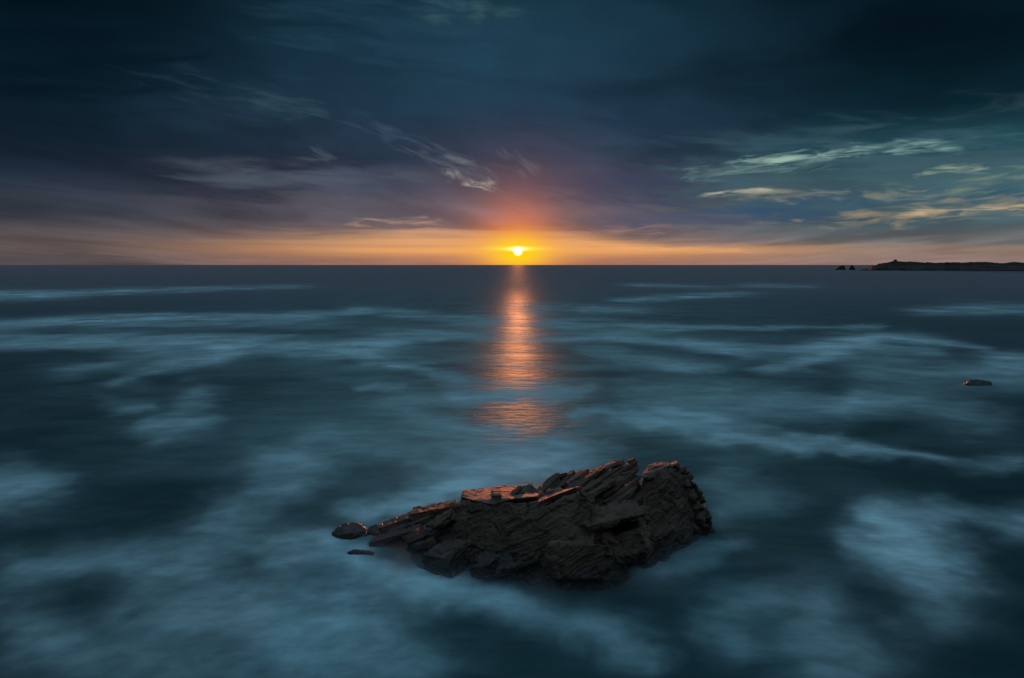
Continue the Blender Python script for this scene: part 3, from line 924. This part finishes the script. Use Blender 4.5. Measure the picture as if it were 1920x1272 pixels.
# low stepped ledges running out to the left
ledge = [((712, 986, 30.0), (790, 956, 30.0), 1.0, .34), ((770, 958, 29.8), (852, 942, 29.8), 1.0, .36), ((726, 994, 29.2), (806, 966, 29.2), .62, .3), ((696, 1012, 28.5), (786, 986, 28.4), .7, .36),
         ((800, 980, 28.8), (858, 962, 28.6), .7, .3), ((808, 998, 28.0), (858, 982, 27.9), .6, .3), ((752, 1004, 28.2), (812, 990, 28.1), .5, .26), ((826, 1012, 27.4), (868, 1000, 27.2), .6, .3)]
for i, (a, b, w, th) in enumerate(ledge):
    h = [box_pts(P(*a), P(*b), w, th, taper=1.0, rnd=rng, tip=.2)]
    me = rock_mesh('ledge', h, 0.03, 0.45, 400 + 7 * i, lay=.12, chunks=10, size=.24, rot=.1)
    child('ledge', me, m_rock)
low = [[P(716, 1010, 29.6), P(850, 985, 29.4), base(704, 1010, -.5), base(720, 1032, -.5), base(850, 1052, -.5), base(860, 1000, -.5), P(755, 1024, 28.8), P(850, 1018, 28.0)]]
child('shelf', rock_mesh('shelf', low, VX, 0.9, 480, chunks=30, size=.5), m_rock)


def lump(px, py, w, h, yoff, seed, n=22, amp=.5, sx=1.0):
    """an irregular boulder whose foot stands at a place on the water"""
    g = G(px, py)
    r = random.Random(seed)
    pts = []
    for q in range(n):
        v = np.array([r.gauss(0, 1), r.gauss(0, 1), r.gauss(0, 1)])
        v /= np.linalg.norm(v)
        pts.append(g + np.array([v[0] * w * .5, v[1] * w * .4 + yoff, v[2] * h]) * r.uniform(.85, 1.1))
    return pts, g


def stand(o_name, me, g, label, cat='rock', group=None, mat=None):
    co = np.empty(len(me.vertices) * 3)
    me.vertices.foreach_get('co', co)
    co = co.reshape(-1, 3) - g
    me.vertices.foreach_set('co', co.ravel())
    me.update()
    o = add_obj(o_name, me, mat or m_rock)
    o.location = tuple(g)
    return tag(o, label, cat, group)


GR = 'low rocks awash beside the big rock'
g = G(655, 1003); hp = [P(622, 998, 29.4), P(636, 986, 29.6), P(648, 980, 29.9), P(672, 981, 29.9), P(686, 992, 29.6), P(688, 1004, 29.3), P(655, 1000, 28.9), P(634, 1004, 29.0), base(622, 1005, -.5), base(690, 1008, -.5), base(655, 1015, -.5), base(655, 985, -.5)]
stand('boulder', rock_mesh('boulder', [hp], .035, .5, 501), g, 'rounded dark boulder at the far left tip of the rock', 'boulder', GR)
g = G(698, 1000); hp = [P(686, 998, 29.4), P(692, 987, 29.6), P(706, 981, 29.7), P(712, 986, 29.6), P(712, 1002, 29.2), base(686, 1004, -.5), base(712, 1006, -.5), base(700, 990, -.5)]
stand('boulder', rock_mesh('boulder', [hp], .035, .4, 511), g, 'small dark stone wedged between the leftmost boulder and the ledges', 'boulder', GR)
g = G(672, 1038); hp = [P(650, 1034, 27.4), P(665, 1030, 27.8), P(690, 1031, 27.8), P(702, 1036, 27.3), base(648, 1042, -.4), base(704, 1044, -.4), base(675, 1022, -.4), base(675, 1046, -.4)]
stand('boulder', rock_mesh('boulder', [hp], .035, .4, 521), g, 'half drowned rock just breaking the mist below the left tip', 'boulder', GR, m_wetrock)
front = bpy.data.objects.new('split_boulder', None)
COL.objects.link(front)
g = G(808, 1072)
front.location = tuple(g)
tag(front, 'squat two-tiered dark boulder standing in front of the left ledges', 'boulder', GR)
ORIG_KEEP = ORIG
ORIG = g
hp = [P(768, 1030, 26.9), P(790, 1022, 27.2), P(826, 1025, 27.0), P(842, 1040, 26.4), P(846, 1062, 25.9), base(765, 1072, -.5), base(845, 1082, -.5), base(765, 1045, -.5), base(845, 1045, -.5), P(800, 1052, 26.0)]
child('lower_block', rock_mesh('lower_block', [hp], .035, .5, 531, chunks=26, size=.5, big=.3), m_rock, parent=front)
hp = [P(768, 1021, 26.9), P(784, 1010, 27.4), P(812, 1007, 27.5), P(817, 1017, 26.9), P(780, 1028, 26.6), P(815, 1030, 26.6), P(770, 1036, 27.0), P(812, 1036, 27.2)]
child('upper_block', rock_mesh('upper_block', [hp], .03, .4, 541, chunks=8, size=.35), m_rock, parent=front)
ORIG = ORIG_KEEP

# reef far right
g = G(1836, 722)
hp = [P(1813, 718, g[1] - .3), P(1819, 712.5, g[1] + .2), P(1830, 711.5, g[1] + .3), P(1842, 714.2, g[1] + .3), P(1847, 714, g[1] + .3), P(1857, 716, g[1] + .2), P(1859, 722, g[1] - .3)] + \
     [np.array([x_, y_, -.5]) for x_ in (P(1811, 722, g[1])[0], P(1860, 722, g[1])[0]) for y_ in (g[1] - .9, g[1] + 1.4)]
stand('reef_rock', rock_mesh('reef_rock', [hp], .07, .6, 601), g, 'low dark reef rock alone in the foam at right edge', 'rock', None, m_wetrock)

# ------------------------------------------------------------------ headland, sea stacks, ruin
m_head, b_, _ = new_mat('headland_turf_and_cliff')
p_ = geom_pos(); x_, y_, z_ = split(p_)
n_ = noise(p_, 0.03, 6, 0.6)
cl = sstep(z_ + (n_ - .5) * 14, 9.0, 15.0)
col = mix(cl, mix(n_, (0.05, 0.042, 0.035), (0.09, 0.075, 0.06)), mix(n_, (0.028, 0.03, 0.018), (0.05, 0.046, 0.028)))
put(b_.inputs['Base Color'], col)
put(b_.inputs['Roughness'], 0.95)
put(b_.inputs['Specular IOR Level'], 0.1)
put(b_.inputs['Normal'], bump(noise(p_, 0.25, 5, 0.6), 0.8, 1.5))

HX = [1608, 1616, 1626, 1634, 1642, 1652, 1664, 1674, 1684, 1700, 1730, 1770, 1800, 1830, 1870, 1920, 2000, 2150, 2350, 2600]
HT = [508, 505.5, 503, 499.5, 497, 494.6, 492.4, 490.2, 490.4, 491.6, 493.0, 493.6, 493.0, 492.6, 493.2, 493.6, 492.8, 491.5, 490.5, 489]
HB = [508, 507.6, 507.6, 507.8, 507.8, 507.6, 507.5, 507.5, 507.6, 507.8, 507.8, 507.6, 508.2, 508.4, 508.6, 508.8, 509.5, 511, 513, 516]


def headland():
    pxs = np.arange(1609, 2600, 1.0)
    ht = np.interp(pxs, HX, HT)
    hb = np.interp(pxs, HX, HB)
    nd = 46
    dep = np.concatenate([[-6, -2], np.linspace(0, 60, 26), np.geomspace(66, 420, nd - 28)])
    verts = []
    base_d = np.array([np.hypot(*G(a, b)[:2]) for a, b in zip(pxs, hb)])
    for i, px in enumerate(pxs):
        gg = G(px, hb[i])
        d0 = gg[1]
        zt = P(px, ht[i], d0 + 55)[2]
        dr = gg[:2] / np.linalg.norm(gg[:2])
        for e in dep:
            f = np.clip(e / 46.0, 0, 1)
            z = zt * (f ** 0.62) if e > 0 else -3.0 + e * .3
            if e > 60:
                z = zt - (e - 60) * 0.02
            verts.append((gg[0] + dr[0] * e, gg[1] + dr[1] * e, z))
    verts = np.array(verts)
    nn = fbm(verts * 0.045, 4, 71)
    n2 = fbm(verts * 0.16, 3, 75)
    land = np.clip(verts[:, 2] / 8, 0, 1)
    topness = np.clip((verts[:, 2] - 14) / 5, 0, 1)
    verts[:, 2] += land * (1 - topness * .85) * (nn * 5.5 + n2 * 1.8) + topness * n2 * .5
    nd = len(dep)
    faces = []
    for i in range(len(pxs) - 1):
        for k in range(nd - 1):
            a = i * nd + k
            faces.append((a, a + 1, a + nd + 1, a + nd)[::-1])
    o = link_mesh('headland', verts, faces, m_head)
    tag(o, 'long low dark headland on the right-hand horizon', None, None, 'structure')


headland()

m_far, b_, _ = new_mat('far_rock')
p_ = geom_pos()
put(b_.inputs['Base Color'], mix(noise(p_, 0.3, 5), (0.035, 0.03, 0.026), (0.08, 0.068, 0.056)))
put(b_.inputs['Roughness'], 0.9)
put(b_.inputs['Normal'], bump(noise(p_, 0.6, 5), 0.8, 1.0))


def far_stack(outline, depth, label, seed, py=506.5):
    px0 = sum(p[0] for p in outline) / len(outline)
    g = G(px0, py)
    Yd = g[1]
    pts_hulls = []
    for poly in [outline] if isinstance(outline[0][0], (int, float)) else outline:
        pts = []
        for (a, b) in poly:
            top = b < py - .6
            for s in (-1, 1):
                pts.append(P(a, b, Yd + s * depth * (.22 if top else .5)))
            if not top:
                q = P(a, b, Yd); q[2] = -3
                pts.append(q + np.array([0, depth * .5, 0])); pts.append(q - np.array([0, depth * .5, 0]))
        pts_hulls.append(pts)
    return pts_hulls, g


GS = 'sea stacks off the headland'
h1, g = far_stack([(1566, 506.5), (1570, 503), (1574, 499.5), (1578, 498.6), (1583.5, 498.3), (1584, 506.5)], 14, '', 1)
me = rock_mesh('sea_stack', h1, .9, 7.0, 701, lay=3.0)
stand('sea_stack', me, g, 'wedge shaped sea stack, the left of the pair off the headland', 'sea stack', GS, m_far)
h2, g = far_stack([(1591, 506.5), (1593.5, 501), (1595.5, 497.6), (1599, 497.4), (1601, 502), (1604, 506.5)], 12, '', 2)
me = rock_mesh('sea_stack', h2, .9, 7.0, 711, lay=3.0)
stand('sea_stack', me, g, 'pointed sea stack nearest the tip of the headland', 'sea stack', GS, m_far)

# little stone ruin on the top of the headland
m_stone, b_, _ = new_mat('old_stone_wall')
p_ = geom_pos()
put(b_.inputs['Base Color'], mix(noise(p_, 1.2, 5), (0.06, 0.052, 0.044), (0.13, 0.115, 0.10)))
put(b_.inputs['Roughness'], 0.95)


def bm_box(bm, lo, hi):
    x0, y0, z0 = lo; x1, y1, z1 = hi
    vs = [bm.verts.new(v) for v in ((x0, y0, z0), (x1, y0, z0), (x1, y1, z0), (x0, y1, z0), (x0, y0, z1), (x1, y0, z1), (x1, y1, z1), (x0, y1, z1))]
    for f in ((3, 2, 1, 0), (4, 5, 6, 7), (0, 1, 5, 4), (1, 2, 6, 5), (2, 3, 7, 6), (3, 0, 4, 7)):
        bm.faces.new([vs[i] for i in f])


def bm_child(name, bm, mat, parent):
    me = bpy.data.meshes.new(name)
    bm.to_mesh(me); bm.free()
    me.materials.append(mat)
    o = bpy.data.objects.new(name, me)
    COL.objects.link(o)
    o.parent = parent
    return o


hut = bpy.data.objects.new('stone_ruin', None)
COL.objects.link(hut)
gp = P(1678.6, 490.6, G(1678, 507.5)[1] + 50)
hut.location = tuple(gp + np.array([0, 0, -.3]))
tag(hut, 'tiny ruined stone building on the highest point of the headland', 'ruin')
bm = bmesh.new()
W2, D2, H2 = 2.8, 2.4, 3.0
bm_box(bm, (-W2, -D2, -2), (-.6, -D2 + .6, H2)); bm_box(bm, (.6, -D2, -2), (W2, -D2 + .6, H2)); bm_box(bm, (-.6, -D2 + .02, 2.1), (.6, -D2 + .58, H2))
bm_box(bm, (-W2, D2 - .6, -2), (W2, D2, H2))
bm_box(bm, (-W2 + .01, -D2 + .6, -2), (-W2 + .6, D2 - .6, H2 - .1)); bm_box(bm, (W2 - .6, -D2 + .6, -2), (W2 - .01, D2 - .6, H2 - .5))
bm_child('wall', bm, m_stone, hut)
bm = bmesh.new()
vs = [bm.verts.new(v) for v in ((-3.0, -2.6, H2 + .02), (3.0, -2.6, H2 + .02), (3.0, 2.6, H2 + .02), (-3.0, 2.6, H2 + .02), (-1.5, 0, 4.9), (1.2, 0, 4.9))]
for f in ((3, 2, 1, 0), (0, 1, 5, 4), (2, 3, 4, 5), (1, 2, 5), (3, 0, 4)):
    bm.faces.new([vs[i] for i in f])
bm_child('roof', bm, m_stone, hut)
bm = bmesh.new()
bm_box(bm, (1.0, -.5, 3.9), (1.9, .5, 5.6))
bm_child('chimney', bm, m_stone, hut)

# ------------------------------------------------------------------ mist of broken water hanging round the foot of the rock
m_mist = bpy.data.materials.new('sea_mist')
m_mist.use_nodes = True
m_mist.node_tree.nodes.clear()
V.nt = m_mist.node_tree
mo = V.nt.nodes.new('ShaderNodeOutputMaterial')
pv = V.nt.nodes.new('ShaderNodeVolumePrincipled')
V.nt.links.new(pv.outputs[0], mo.inputs['Volume'])
X, Y, Z = split(geom_pos())
e1 = (X - 2.2) / 9.5
e2 = (Y - 27.5) / 5.5
rad_ = V.m('SQRT', e1 * e1 + e2 * e2)
left_ = sstep(X * -1.0, -5.0, 3.0) * 0.55 + 0.45
mn = noise(xyz(X * 0.45, Y * 0.6, Z * 0.5), 1.0, 2, 0.5)
dens = (1.0 - sstep(rad_, 0.55, 1.0)) * vexp(Z * -4.4) * sstep(mn, 0.2, 0.75) * left_ * (1.0 - sstep(X, 5.0, 10.0) * 0.9) * 0.85
put(pv.inputs['Color'], (0.85, 0.93, 0.96))
put(pv.inputs['Density'], dens)
pv.inputs['Anisotropy'].default_value = -0.2
bm = bmesh.new()
bm_box(bm, (-7.8, 21.8, 0.012), (12.2, 33.2, 1.3))
me = bpy.data.meshes.new('sea_mist')
bm.to_mesh(me); bm.free()
me.materials.append(m_mist)
mist = bpy.data.objects.new('sea_mist', me)
COL.objects.link(mist)
tag(mist, 'thin pale mist of churned water hanging around the foot of the rock', None, None, 'stuff')
C.cycles.volume_step_rate = 0.6
C.cycles.volume_max_steps = 64
